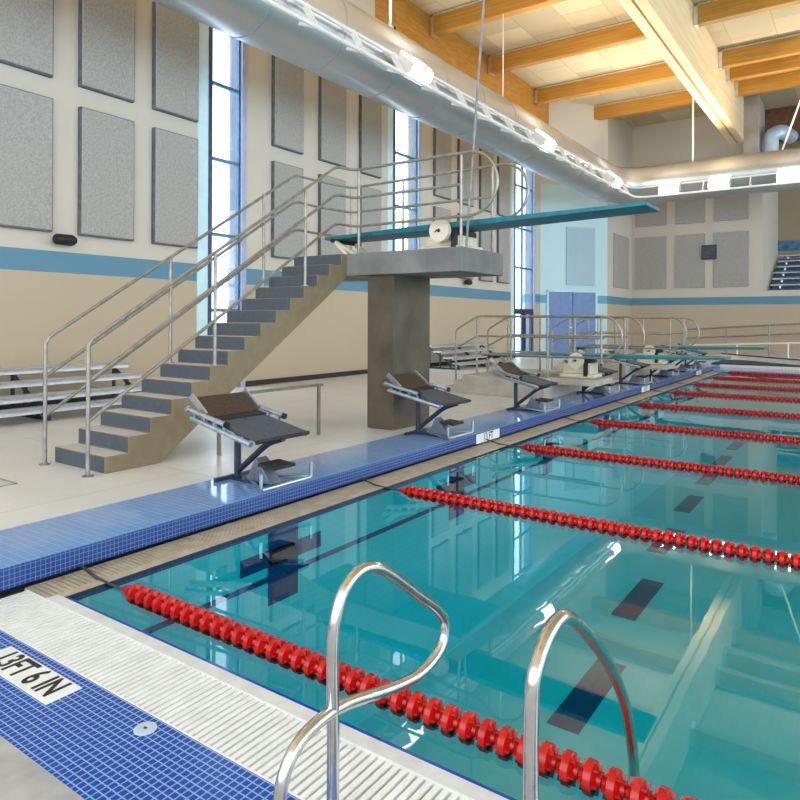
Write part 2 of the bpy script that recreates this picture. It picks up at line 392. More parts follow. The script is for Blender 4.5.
# windows in the left wall
def window(n, u0, u1, bars, z1=8.6, mull=(), door=None):
    o = bpy.data.objects.new('window_%d' % n, None); COL.objects.link(o); o.location = (-6.068, 0, 0); o.rotation_euler = (0, 0, WA)
    tag(o, ['', 'tall narrow window left of the stair', 'tall narrow window behind the diving platform', 'tall double window in the far left corner'][n], kind=ST)
    f = MB(); xi, xo = -.085, -.035
    f.box(xi, xo, u0, u0 + .05, ZD, z1); f.box(xi, xo, u1 - .03, u1, ZD, z1); f.box(xi, xo, u0, u1, z1 - .06, z1); f.box(xi, xo, u0, u1, ZD, ZD + .08)
    for u in mull: f.box(xi, xo, u - .04, u + .04, ZD, z1)
    for z in bars: f.box(xi, xo, u0, u1, z - .03, z + .03)
    f.build('window_frame', mottled('window_frame_blue_%d' % n, (.05, .16, .28), (.08, .24, .38), 8, .4), o)
    MB().box(-.062, -.057, u0, u1, ZD, z1).build('pane', glass, o)
    # dark near side mullion post
    MB().box(-.12, .045, u0 - .02, u0 + .055, ZD, z1).build('side_post', mottled('side_post_%d' % n, (.02, .04, .10), (.04, .07, .15), 8, .4), o)
    MB().box(-.3, .03, u1, u1 + .11, ZD, z1).build('jamb_or_daylight_strip', mottled('jamb_or_daylight_strip_%d' % n, (.36, .40, .62), (.44, .48, .68), 8, .6), o)
    MB().box(0, .025, u0 - .24, u0, ZD, z1).build('jamb_or_daylight_strip', mottled('daylight_cyan_%d' % n, (.60, .86, .95), (.66, .90, .98), 8, .6), o)  # added strip, daylight glow beside the window painted in pale cyan
    if door:
        d = MB(); d.box(-.10, -.01, u0, u1, door - .09, door + .09)
        for u in (u0 + .02, (u0 + u1) / 2 - .03, (u0 + u1) / 2 + .12, u1 - .12): d.box(-.10, -.01, u, u + .10, ZD, door)
        d.build('door_frame', dark_frame, o)
    return o
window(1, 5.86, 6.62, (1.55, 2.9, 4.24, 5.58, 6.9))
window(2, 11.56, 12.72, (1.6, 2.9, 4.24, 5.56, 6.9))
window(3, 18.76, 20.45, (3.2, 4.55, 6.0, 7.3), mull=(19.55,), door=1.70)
# black skirting
bb = MB()
for a0, a1 in ((YB, 5.8), (6.72, 11.5), (12.84, 18.7)): bb.box(0, .03, a0, a1, ZD, ZD + .10)
o = bb.build('baseboard_left', baseboard); o.location = (-6.068, 0, 0); o.rotation_euler = (0, 0, WA); tag(o, 'black skirting along the left wall', kind=ST)

# beams and joists
tag(MB().box(-6.9, -6.30, YB, 21.3, 8.55, DECK).build('trim_6', glulam), 'orange timber beam along the head of the left wall', kind=ST)
bt = thing('roof_beam', 'massive pale timber beam running down the hall under the roof deck', 'beam', (-.67, 12, 7.9))
MB().box(-.25, -.03, 14.7 - 33, 13.35, 0, DECK - 7.9).build('beam_half', pale_beam, bt, bevel=.01)
MB().box(.03, .25, 14.7 - 33, 13.35, 0, DECK - 7.9).build('beam_half', pale_beam, bt, bevel=.01)
MB().box(-.03, .03, 14.7 - 33, 13.33, .03, DECK - 7.9).build('spacer', mottled('orange_gap', (.6, .33, .08), (.7, .4, .1), 4, .6), bt)
jl = {13.3: 'third joist from the far wall left of the big roof beam', }
JY = [23.1, 20.1, 16.6, 13.3, 10.0, 6.7, 3.4, .1, -3.2]
names = ['at the far wall', 'second from the far wall', 'third from the far wall', 'fourth from the far wall', 'fifth from the far wall', 'sixth from the far wall', 'seventh from the far wall', 'eighth from the far wall', 'ninth from the far wall']
def joist(x0, x1, y, side, nm):
    t_ = thing('roof_joist', 'orange timber joist %s the big roof beam, %s' % (side, nm), 'joist', (x0, y, DECK - .53), 0, 'roof joists ' + side + ' the big beam')
    MB().box(0, x1 - x0, -.12, .12, 0, .53).build('timber', joist_mat, t_, bevel=.01)
    for e in ((0.0, .10), (x1 - x0 - .10, x1 - x0)):
        MB().box(e[0], e[1], -.14, -.12, -.02, .45).box(e[0], e[1], .12, .14, -.02, .45).box(e[0], e[1], -.14, .14, -.03, -.005).build('hanger_bracket', alu, t_)
    MB().box(.1, x1 - x0 - .1, -.15, -.125, .46, .50).build('conduit', alu, t_)
for y, nm in zip(JY, names):
    joist(-6.28, -.93, y, 'left of', nm)
    joist(-.41, XR - .1, y, 'right of', nm)
joist(-.41, XR - .1, 21.4, 'right of', 'close beside the second from far wall')
tag(MB().box(0, XR, 27.2, 27.5, 8.2, DECK).build('trim_7', shaded_wood), 'timber strip over the gallery, shade painted in dark brown', kind=ST)  # dark brown stands for roof wood lying in shade

# acoustic panels
AANG = math.atan2(2.45, 1.72)
def AL(s_, z): return (-6.56 + math.cos(AANG) * s_, 21.05 + math.sin(AANG) * s_, z)
def panel_on_left(u0, u1, z0, z1, lab, grp='grey acoustic panels on the left wall'):
    t_ = thing('acoustic_panel', lab, 'acoustic panel', wl(u0, .004, z0), WA, grp); W_, H_ = u1 - u0, z1 - z0
    MB().box(.02, .085, 0, W_, 0, H_).build('fabric_face', panel_mat, t_, bevel=.012)
    MB().box(0, .07, -.018, W_ + .01, -.022, H_ + .01).build('edge_shade', edge_shade_mat, t_)  # dark rim painted in for the shadow around the panel
US = [(.95, 1.8, 'at the near end of the wall'), (2.2, 3.06, 'first inside the photo edge'), (3.49, 4.34, 'second inside the photo edge'), (4.73, 5.57, 'just left of the stair window'),
      (7.41, 8.23, 'just right of the stair window'), (8.79, 9.62, 'second right of the stair window'), (10.2, 10.97, 'just left of the window behind the platform'),
      (13.5, 14.35, 'just right of the window behind the platform'), (14.85, 15.7, 'second right of the window behind the platform'), (16.2, 17.05, 'third right of the window behind the platform'), (17.45, 18.25, 'nearest the corner window')]
for u0, u1, nm in US:
    panel_on_left(u0, u1, 2.62, 4.45, 'grey acoustic panel, lower row, long wall, ' + nm)
    panel_on_left(u0, u1, 4.78, 6.75, 'grey acoustic panel, upper row, long wall, ' + nm)
for x0, x1, z0, z1, nm in ((-4.7, -3.45, 2.72, 4.85, 'lower row, leftmost'), (-3.12, -2.0, 2.72, 4.85, 'lower row, middle'), (-1.68, -.45, 2.72, 4.85, 'lower row, rightmost'),
                       (-4.7, -3.45, 5.3, 7.1, 'upper row, leftmost'), (-3.12, -2.0, 5.3, 7.1, 'upper row, middle'), (-1.68, -.45, 5.3, 7.1, 'upper row, rightmost')):
    o = MB().box(0, x1 - x0, -.06, -.003, 0, z1 - z0).build('acoustic_panel', panel_mat, bevel=.012); o.location = (x0, YF, z0)
    tag(o, 'grey acoustic panel on the far wall, ' + nm, 'acoustic panel', 'grey acoustic panels on the far wall')
o = MB().box(.003, .06, 0, 1.9, 0, 2.1).build('acoustic_panel', panel_mat, bevel=.012); o.location = (-4.84, 24.2, 2.7); tag(o, 'narrow looking grey acoustic panel on the return wall beside the far wall', 'acoustic panel')
o = MB().box(0, 1.25, -.06, -.003, 0, 2.15).build('acoustic_panel', panel_mat, bevel=.012); o.location = AL(1.15, 2.72); o.rotation_euler = (0, 0, AANG); o.data.materials[0] = mottled('daylight_tinted_fabric', (.36, .50, .60), (.42, .57, .67), 30, .9); tag(o, 'grey acoustic panel above the blue door', 'acoustic panel')  # grey panel, daylight tint painted into the fabric
# blue door
dr = bpy.data.objects.new('door_1', None); COL.objects.link(dr); dr.location = AL(.42, ZD); dr.rotation_euler = (0, 0, AANG); tag(dr, 'blue double door in the far left corner', kind=ST)
MB().box(-.02, 1.0, -.05, -.002, 0, 2.3).build('door_leaf', blue_door, dr, bevel=.01); MB().box(1.02, 2.0, -.05, -.002, 0, 2.3).build('door_leaf', blue_door, dr, bevel=.01)
MB().cyl((.92, -.04, 1.0), (.92, -.10, 1.0), .02).box(.82, .94, -.11, -.09, .98, 1.02).build('door_handle', alu, dr, smooth=True)
MB().box(-.10, -.03, -.06, 0, 0, 2.38).box(2.01, 2.09, -.06, 0, 0, 2.38).box(-.10, 2.09, -.06, 0, 2.31, 2.38).build('door_frame', mottled('pale_blue_frame', (.5, .75, .85), (.6, .82, .9), 5, .5), dr)

# ------------------------------------------------------------------ diving tower
XP0, XP1 = -2.533, -1.764
tw = thing('diving_tower', 'concrete diving tower with a long stair, single pillar and high platform over the deck', 'diving tower', (-1.5, 4.6, ZD))
ox, oy, oz = tw.location
def T(x, y, z): return (x - ox, y - oy, z - oz)
n = 15; y0, run, rise = 1.262, .2105, .1348
prof = [(y0, ZD)]
for i in range(n):
    prof.append((y0 + run * i, ZD + rise * (i + 1)))
    if i < n - 1: prof.append((y0 + run * (i + 1), ZD + rise * (i + 1)))
prof += [(4.45, ZD + rise * n), (4.45, 1.93), (4.33, 1.90), (1.77, ZD)]
MB().prism([(y - oy, z - oz) for y, z in prof], 0, XP0 - ox, XP1 - ox).build('staircase', stair_mat, tw, bevel=.006, seg=1)
zs = ZD + rise * n
# nosing lip of every tread, one mesh
b = MB().box(XP0 - ox, -.204 - ox, 4.30 - oy, 5.256 - oy, 1.905 - oz, zs + .004 - oz)
b.build('platform_slab', slab_mat, tw, bevel=.012)
MB().box(-1.50 - ox, -1.12 - ox, 4.36 - oy, 5.12 - oy, 0, 1.91 - oz).build('pillar', mottled('brown_grey_pillar', (.075, .058, .038), (.13, .10, .066), 2.5, .75, bump=.25, detail=8), tw, bevel=.01)
def rail(parent, name, bars, posts, r=.0165, tf=T, plates=()):
    b = MB()
    for p in bars: b.tube([tf(*q) for q in p], r, 8)
    h = b.build(name, rail_steel, parent, smooth=True)
    for a, c in posts:
        MB().cyl(tf(*a), tf(*c), r * 1.05, 10).add([], []).lathe([(0, .045), (.008, .045), (.012, .02)], 12, 'z', tf(*a)).build('post', rail_steel, h, smooth=True)
    return h
def arc(cx, cz, rx, rz, y, a0, a1, n=10): return [(cx + rx * math.cos(R(a0 + (a1 - a0) * k / n)), y, cz + rz * math.sin(R(a0 + (a1 - a0) * k / n))) for k in range(n + 1)]
xi = -1.79
def inner(z0, z1, z2, xe): return fillet([(xi, 1.135, z0), (xi, 4.14, z1), (-1.70, 4.36, z2), (xe, 4.36, z2)], .07)
top = fillet([(xi, 1.135, ZD + .3), (xi, 1.135, 1.204), (xi, 4.14, 3.165), (-1.70, 4.36, 3.155), (-.15, 4.36, 3.155)], .07) + arc(-.17, 2.82, .34, .335, 4.36, 88, -88, 14) + [(-.2, 4.36, 2.485), (-.26, 4.36, 2.485)]
bars = [top, inner(.891, 2.845, 2.825, -.26), inner(.573, 2.51, 2.49, -.26)]
posts = [((xi, 1.135, ZD), (xi, 1.135, 1.19)), ((xi, 2.387, ZD + rise * 6), (xi, 2.387, 2.02)), ((xi, 3.62, ZD + rise * 12), (xi, 3.62, 2.83)), ((-1.64, 4.37, zs), (-1.64, 4.37, 3.15)), ((-.26, 4.37, zs), (-.26, 4.37, 3.15))]
rail(tw, 'handrail', bars, posts)
xo = -2.50
def outer(z0, z1, z2, xe): return fillet([(xo, 1.16, z0), (xo, 4.20, z1), (xo, 4.6, z2), (-2.42, 5.2, z2), (xe, 5.2, z2)], .08)
top = fillet([(xo, 1.16, ZD + .3), (xo, 1.16, 1.21), (xo, 4.20, 3.165), (xo, 4.6, 3.16), (-2.42, 5.2, 3.16), (-.2, 5.2, 3.19)], .08) + arc(-.2, 2.87, .33, .32, 5.2, 88, -88, 14) + [(-.22, 5.2, 2.55), (-.32, 5.2, 2.55)]
bars = [top, outer(.891, 2.845, 2.83, -.32), outer(.557, 2.50, 2.49, -.32)]
posts = [((xo, 1.16, ZD), (xo, 1.16, 1.19)), ((xo, 2.41, ZD + rise * 6), (xo, 2.41, 2.02)), ((xo, 3.677, ZD + rise * 12), (xo, 3.677, 2.85)), ((-2.42, 5.18, zs), (-2.42, 5.18, 3.16)), ((-1.58, 5.2, zs), (-1.58, 5.2, 3.16)), ((-.32, 5.2, zs), (-.32, 5.2, 3.18))]
rail(tw, 'handrail', bars, posts)

# springboards
def springboard(yc, zt, zp, label, thick=.05):
    t_ = thing('diving_board', label, 'diving board', (-.6, yc, zp))
    x0, x1 = -1.75, 2.19
    if True:
        b = MB(); w = .23
        zb = zt - zp
        prof = [(x0, zb - .03), (x0, zb + .01), (-.2, zb + .05), (x1, zb + .075), (x1, zb + .04), (-.2, zb - .02)]
        b.prism(prof, 1, -w, w); b.build('board', teal_board, t_, bevel=.006)
    MB().lathe([(-.03, .11), (-.03, .125), (.03, .125), (.03, .11)], 28, 'y', (0, -.30, zb - .045)).build('fulcrum_wheel', cream, t_, smooth=True)
    fw = MB().cyl((0, -.335, zb - .045), (0, -.32, zb - .045), .02).cyl((-.05, -.335, zb - .06), (-.02, -.335, zb - .035), .007); fw.build('wheel_hub', black, t_, smooth=True)
    MB().box(-.32, .26, -.22, .22, .0, .06).box(-.26, .20, -.19, .19, .06, zb - .09).build('fulcrum_base', cream, t_, bevel=.015)
    MB().cyl((0, -.28, zb - .055), (0, .28, zb - .055), .03).box(.10, .16, -.24, .24, .03, zb - .02).build('fulcrum_roller', black, t_, smooth=True)
    b = MB()
    for s_ in (-.2, .2):
        b.quadbar((-1.35, s_, .0), (-1.62, s_, zb - .03), .04, .07, (0, 1, 0)); b.quadbar((-1.6, s_, zb - .05), (-1.25, s_, .02), .03, .05, (0, 1, 0))
    b.box(-1.45, -1.15, -.24, .24, 0, .03); b.build('rear_anchor', cream, t_)
    MB().cyl((-1.6, -.26, zb - .045), (-1.6, .26, zb - .045), .028).build('hinge_bar', black, t_, smooth=True)
    return t_
springboard(4.80, 2.42, zs, 'teal springboard on the high concrete platform, reaching out under the duct')

# low stands
def stand(yf, yb, label, blabel):
    zt = .46; yc = (yf + yb) / 2
    st = thing('springboard_stand', label, 'springboard stand', (-1.3, yc, ZD))
    tf = lambda x, y, z: (x + 1.3, y - yc, z - ZD)
    b = MB().box(-2.42 + 1.3, -.94 + 1.3, yf - .3 - yc, yb + .5 - yc, 0, zt - ZD).box(-.94 + 1.3, -.2 + 1.3, -.62, .22, zt - ZD - .10, zt - ZD); b.build('concrete_base', mottled('stand_concrete', (.40, .36, .30), (.52, .48, .42), 4, .7, bump=.2), st, bevel=.01)
    MB().box(-2.80 + 1.3, -2.42 + 1.3, yf - .25 - yc, yb + .2 - yc, 0, .10).box(-2.62 + 1.3, -2.42 + 1.3, yf - .25 - yc, yb + .2 - yc, .10, .21).build('step', mottled('stand_step', (.42, .38, .31), (.5, .46, .38), 4, .7), st, bevel=.006)
    for y in (yf, yb):
        xs = -2.72
        topb = fillet([(xs, y, ZD + .2), (xs, y, 1.22), (-2.30, y, 1.46), (-.1, y, 1.46)], .07) + arc(-.1, 1.135, .30, .325, y, 88, -88, 14) + [(-.2, y, .81), (-2.3, y, .81)]
        mid = fillet([(xs, y, .90), (-2.30, y, 1.12), (-.07, y, 1.12)], .06)
        rail(st, 'handrail', [topb, mid], [((xs, y, ZD), (xs, y, 1.2)), ((-2.30, y, zt), (-2.30, y, 1.45)), ((-1.65, y, zt), (-1.65, y, 1.45)), ((-1.0, y, zt), (-1.0, y, 1.45)), ((-.12, y, .74), (-.12, y, 1.45))], .018, tf)
    springboard(yc - .10, .79, zt, blabel)
stand(8.5, 9.72, 'low concrete springboard stand with curved railings, the nearer of the two', 'low springboard on the nearer low stand')
stand(12.9, 14.15, 'low concrete springboard stand with curved railings, the farther of the two', 'low springboard on the farther low stand')

# guard rail under the stair
g = thing('guard_rail', 'low steel guard rail under the concrete stair', 'guard rail', (-1.62, 3.0, ZD))
gmat = mottled('dark_brown_rail', (.16, .14, .11), (.24, .21, .17), 9, .45, .5)
MB().box(-.03, .03, -.76, .70, .53, .555).build('top_bar', gmat, g)
for y in (-.7, .66): MB().cyl((0, y, 0), (0, y, .53), .02, 10).build('post', gmat, g, smooth=True)

# bleachers
def bleacher(u0, u1, label):
    t_ = wthing('bleacher', label, 'bleacher', u0, 0, ZD); L = u1 - u0
    rows = [(1.12, .19), (1.0, .30), (.78, .42), (.56, .44), (.34, .60)]
    for n_, z, w_ in ((1.16, .16, .10), (.93, .29, .15), (.62, .44, .12), (.30, .58, .14)):
        MB().box(n_ - w_, n_ + w_, 0, L, z - .018, z + .018).box(n_ + w_ - .006, n_ + w_, 0, L, z - .05, z + .018).build('seat_plank', seat_alu, t_, bevel=.004)
    k = max(2, int(L / 1.2) + 1)
    for i in range(k):
        y = .15 + (L - .3) * i / (k - 1); b = MB()
        b.quadbar((1.2, y, .02), (.2, y, .02), .03, .04); b.quadbar((1.15, y, .02), (.25, y, .56), .03, .04)
        for n_, z in ((1.16, .14), (.93, .27), (.62, .42), (.30, .56)): b.box(n_ - .018, n_ + .018, y - .018, y + .018, 0, z)
        b.build('support_frame', dark_frame, t_)
    return t_
bleacher(-.6, 4.02, 'aluminium bleacher along the left wall beside the stair')
bleacher(12.7, 15.9, 'small aluminium bleacher by the left wall behind the platform pillar')

# wall speakers
def speaker(u, z, lab):
    t_ = wthing('wall_speaker', lab, 'wall speaker', u, .0, z)
    MB().lathe([(-.15, .03), (-.145, .055), (-.12, .075), (.10, .08), (.135, .065), (.15, .03)], 18, 'y', (.13, 0, 0)).build('housing', black, t_, smooth=True)
    MB().box(.0, .10, -.03, .03, -.03, .03).build('bracket', black, t_)
    MB().lathe([(0, .055), (.012, .05), (.014, .02)], 18, 'y', (.13, .148, 0)).build('lens', mottled('blue_end_disc_%d' % int(u), (.02, .04, .4), (.03, .06, .5), 5, .2), t_, smooth=True)  # blue disc on the end of the speaker, gives no light
speaker(3.21, 2.50, 'black oval wall fixture above the blue stripe at the left')
speaker(15.3, 2.50, 'black oval wall fixture under the diving platform')
# scoreboard-like vent on the far wall
t_ = thing('wall_vent', 'small square dark vent between the right hand panels of the far wall', 'vent', (-1.84, YF - .08, 4.1))
MB().box(-.27, .27, -.06, .05, -.28, .28).build('vent_frame', dark_frame, t_, bevel=.01)
b = MB()
for k in range(9): b.box(-.23, .23, -.075, -.055, -.23 + k * .052, -.205 + k * .052)
b.build('louvre', mottled('louvre_grey', (.08, .09, .12), (.13, .14, .17), 5, .5), t_)

# gallery benches
for i in range(7):
    y = 27.4 + i * .62; z = 2.4 + i * .28
    t_ = thing('gallery_bench', 'pale blue gallery bench, row %s from the front' % ['first', 'second', 'third', 'fourth', 'fifth', 'sixth', 'seventh'][i], 'bench', (.1, y, z - .0), 0, 'gallery benches')
    MB().box(0, XR - .4, .30, .62, 0 - i * .28, .0 + .02).build('riser', mottled('dark_step_%d' % i, (.06, .10, .2), (.1, .15, .26), 5, .6), t_)
    MB().box(0, XR - .4, .10, .56, .12, .17).build('seat', blue_seat, t_, bevel=.01)
    for k in range(6): MB().box(.3 + k * 2.8, .36 + k * 2.8, .36, .44, .02, .12).build('bracket', alu, t_)

# ------------------------------------------------------------------ ducts and their light rail
AX, AZ, DR, AY = -4.15, 6.13, .64, 22.25
d = thing('main_air_duct', 'huge round silver air duct along the hall, turning across the far end', 'air duct', (AX, 12, AZ))
path = [(0, YB + .25 - 12, 0)] + [(0, AY - 1.3 - 12, 0)]
bend = [(1.3 - 1.3 * math.cos(R(a)), AY - 1.3 - 12 + 1.3 * math.sin(R(a)), 0) for a in range(9, 91, 9)]
path = path + bend + [(XR - AX - .1, AY - 12, 0)]
MB().tube(path, DR, 44).build('duct_shell', duct_mat, d, smooth=True)
y = YB + 1; sm = mottled('seam_metal', (.36, .39, .42), (.46, .48, .5), 3, .35, .5)
while y < AY - 1.5:
    b = MB(); b.lathe([(-.012, DR - .01), (-.010, DR + .009), (.010, DR + .009), (.012, DR - .01)], 44, 'y', (0, y - 12, 0)); y += 1.55; b.build('seam_ring', sm, d, smooth=True)
x = AX + 2
while x < XR: b = MB(); b.lathe([(-.012, DR - .01), (-.010, DR + .009), (.010, DR + .009), (.012, DR - .01)], 44, 'x', (x - AX, AY - 12, 0)); x += 1.7; b.build('seam_ring', sm, d, smooth=True)
# light rail
RX, RY = AX + .92, AY - .92
lr = thing('light_rail', 'white twin tube lighting rail bracketed to the side of the big duct', 'light rail', (RX, 12, 5.55))
def rpath(off, z): return fillet([(off, YB + .25 - 12, z), (off, RY - 12 - off, z), (XR - RX, RY - 12 - off, z)], .5)
MB().tube(rpath(.06, 0), .035, 8).build('rail_tube', white_paint, lr, smooth=True)
MB().tube(rpath(-.14, .36), .03, 8).build('rail_tube', white_paint, lr, smooth=True)
LY = [-2.0, 1.9, 7.9, 13.6, 19.0]; LX = [-2.1, -.6, 1.3, 4.5, 8, 12]
y = YB + .4; k = 0
while y < RY - .4:
    b = MB(); b.quadbar((.06, y - 12, 0), (-.14, y - 12, .36), .09, .03, (0, 1, 0)); b.quadbar((-.14, y - 12, .36), (-.32, y - 12, .42), .05, .03, (0, 1, 0)); b.quadbar((.06, y - 12, 0), (-.25, y - 12, .12), .05, .03, (0, 1, 0))
    b.build('bracket', white_paint, lr); y += 1.08
x = RX + .8
while x < XR - .3:
    b = MB(); yy = RY - 12; xx = x - RX
    b.quadbar((xx, yy - .06, 0), (xx, yy + .14, .36), .09, .03, (1, 0, 0)); b.quadbar((xx, yy + .14, .36), (xx, yy + .34, .42), .05, .03, (1, 0, 0)); b.quadbar((xx, yy - .06, 0), (xx, yy + .26, .12), .05, .03, (1, 0, 0))
    b.build('bracket', white_paint, lr); x += 1.35
def lamp(x, y, rz, lab):
    t_ = thing('uplight', lab, 'light fixture', (x, y, 5.60), rz, 'uplights on the duct lighting rail')
    # local: +x away from the duct, y along the rail
    MB().prism([(-.16, .34), (-.2, .10), (-.02, -.02), (.14, .0), (.20, .14), (.16, .17), (-.10, .40)], 1, -.31, .31).build('housing', white_paint, t_, bevel=.01)
    MB().prism([(-.09, .41), (.17, .185), (.18, .20), (-.08, .43)], 1, -.28, .28).build('lamp_glass', lamp_face, t_)
    MB().prism([(-.03, -.035), (.15, -.012), (.215, .14), (.20, .15), (.14, .0), (-.03, -.02)], 1, -.29, .29).build('side_lens', lamp_face, t_)
    ld = bpy.data.lights.new('uplight_lamp', 'AREA'); ld.shape = 'RECTANGLE'; ld.size = .3; ld.size_y = .7; ld.energy = LAMP_WATTS * (.45 if rz else 1); ld.color = LAMP_COL
    lo = bpy.data.objects.new('uplight_lamp', ld); COL.objects.link(lo); lo.parent = t_; lo.location = (.08, 0, .36); lo.rotation_euler = (0, R(180 - 30 + 360), 0); lo.rotation_euler = (R(180), R(32), 0)
for y, nm in zip(LY, ('behind the viewpoint', 'nearest the viewpoint', 'above the high platform', 'over the platform tip', 'nearest the duct bend')): lamp(RX, y, 0, 'white uplight on the duct lighting rail, ' + nm)
for x, nm in zip(LX, ('just past the duct bend', 'second past the bend', 'third past the bend', 'fourth past the bend', 'fifth past the bend', 'at the far right end')): lamp(x, RY, -PI / 2, 'white uplight on the cross duct rail, ' + nm)
# hanger rods
for x, y, z0, lab, r in ((-4.15, 8.44, 6.75, 'white hanger rod holding the big duct above the platform', .03), (-4.15, 13.2, 6.75, 'white hanger rod holding the big duct near its bend', .014), (-1.56, 22.2, 6.75, 'white hanger rod left of the big roof beam end', .03), ):
    t_ = tag(MB().cyl((0, 0, 0), (0, 0, DECK - z0 + .02), r, 10).build('hanger_rod', white_paint, smooth=True, loc=(x, y, z0)), lab, 'hanger rod', 'duct hanger rods')
tag(MB().tube([(-.225, 4.42, zs), (.04, 4.42, 5.6), (.36, 4.42, DECK)], .014, 8).build('hoist_cable', grey_rope, smooth=True), 'thin grey cable dropping from the roof to the platform railing', 'cable')
tag(MB().cyl((1.05, 22.25, 6.77), (1.95, 22.25, DECK), .03).build('duct_stay', white_paint, smooth=True), 'slanted white stay between the cross duct and the roof', 'stay rod')
t_ = thing('branch_duct', 'short pale blue vertical duct beside the end of the big roof beam', 'air duct', (.38, 25.7, 6.3))
MB().tube(smooth_path([(0, 0, 0), (0, 0, 1.6), (.06, .06, 1.85), (.3, .4, 2.0), (.5, 1.4, 2.02)], 5), .25, 24).build('duct_shell', mottled('pale_blue_metal', (.42, .60, .78), (.6, .76, .88), 2, .35, .3), t_, smooth=True)
tag(MB().box(-.42, .05, 25.0, YF, 7.1, DECK).build('wall_pier', mottled('grey_pier', (.36, .33, .29), (.44, .41, .36), 2, .7)), 'grey pier behind the end of the big roof beam', kind=ST)

# ------------------------------------------------------------------ starting blocks
block_alu = mottled('bluish_block_aluminium', (.34, .42, .52), (.50, .57, .66), 14, .28, .85)
def make_block():
    t_ = thing('starting_block', '', 'starting block')
    # local origin: on the ledge under the rear post, +x to the water
    MB().quadbar((.02, 0, .47), (.50, 0, .375), .50, .03).build('deck_plate', grip, t_, bevel=.006)
    MB().quadbar((-.23, 0, .635), (-.03, 0, .50), .50, .025).build('kick_plate', track_mat, t_, bevel=.006)
    MB().quadbar((-.05, 0, .482), (.05, 0, .470), .51, .045).build('plate_joint', black, t_); MB().cyl((.50, -.27, .372), (.50, .27, .372), .016).build('edge_trim', black, t_)
    for s_ in (-1, 1):
        y = s_ * .285
        b = MB().tube(fillet([(-.20, y, .49), (.46, y, .355)], .02), .022, 8)
        b.tube([(-.21, y + s_ * .01, .552), (.20, y + s_ * .01, .475)], .02, 8); b.quadbar((-.23, y - s_ * .02, .655), (-.06, y - s_ * .02, .52), .02, .05, (0, 0, 1))
        b.build('side_rail', block_alu, t_, smooth=True)
        MB().cyl((.20, y + s_ * .01, .475), (.225, y + s_ * .01, .470), .024, 10).build('rail_cap', black, t_, smooth=True); MB().cyl((-.24, y + s_ * .01, .557), (-.21, y + s_ * .01, .552), .027, 10).build('rail_end', block_alu, t_, smooth=True)
        for k in range(4): MB().box(-.16 + k * .11, -.14 + k * .11, y - .012, y + .012, .475 - k * .022, .545 - k * .020).build('rail_lug', block_alu, t_)
    MB().tube(fillet([(0, 0, 0), (0, 0, .40), (.10, 0, .455)], .10), .027, 12).build('rear_post', dark_frame, t_, smooth=True)
    MB().tube(fillet([(.01, 0, .06), (.34, 0, .315), (.50, 0, .365)], .12), .024, 12).build('strut', dark_frame, t_, smooth=True)
    MB().cyl((.30, -.24, .365), (.30, .24, .365), .015).cyl((.05, -.24, .435), (.05, .24, .435), .015).build('cross_bar', dark_frame, t_, smooth=True)
    MB().box(-.06, .36, -.07, .07, 0, .018).box(-.05, -.02, -.20, .20, 0, .03).build('base_plate', dark_frame, t_, bevel=.004)
    MB().prism([(.16, .018), (.42, .018), (.34, .13), (.26, .20)], 1, -.06, .06).build('gusset', mottled('grey_cast_metal', (.14, .17, .22), (.2, .24, .3), 8, .4, .5), t_, bevel=.005)
    MB().quadbar((.34, 0, .165), (.52, 0, .155), .22, .025).build('foot_step', black, t_, bevel=.005)
    MB().tube(fillet([(.54, -.26, .15), (.54, -.26, .035), (.54, .26, .035), (.54, .26, .15)], .02), .013, 8).build('step_frame', block_alu, t_, smooth=True)
    MB().cyl((.10, -.0, .03), (.54, -.26, .04), .010).cyl((.10, 0, .03), (.54, .26, .04), .010).build('step_arm', block_alu, t_)
    return t_
ordn = ['nearest starting block with a large charcoal deck plate', 'second starting block from the front, beside the platform pillar', 'third starting block from the front', 'fourth starting block from the front', 'fifth starting block from the front', 'sixth starting block from the front', 'seventh starting block from the front', 'farthest starting block at the end of the blue ledge']
blk = make_block()
for i, y in enumerate([1.80, 4.38, 6.88, 9.62, 11.75, 14.05, 15.9, 17.6]):
    o = blk if i == 0 else copy_tree(blk)
    o.location = (-.80, y, ZD); tag(o, ordn[i] + ' on the blue ledge', group='starting blocks on the blue ledge')

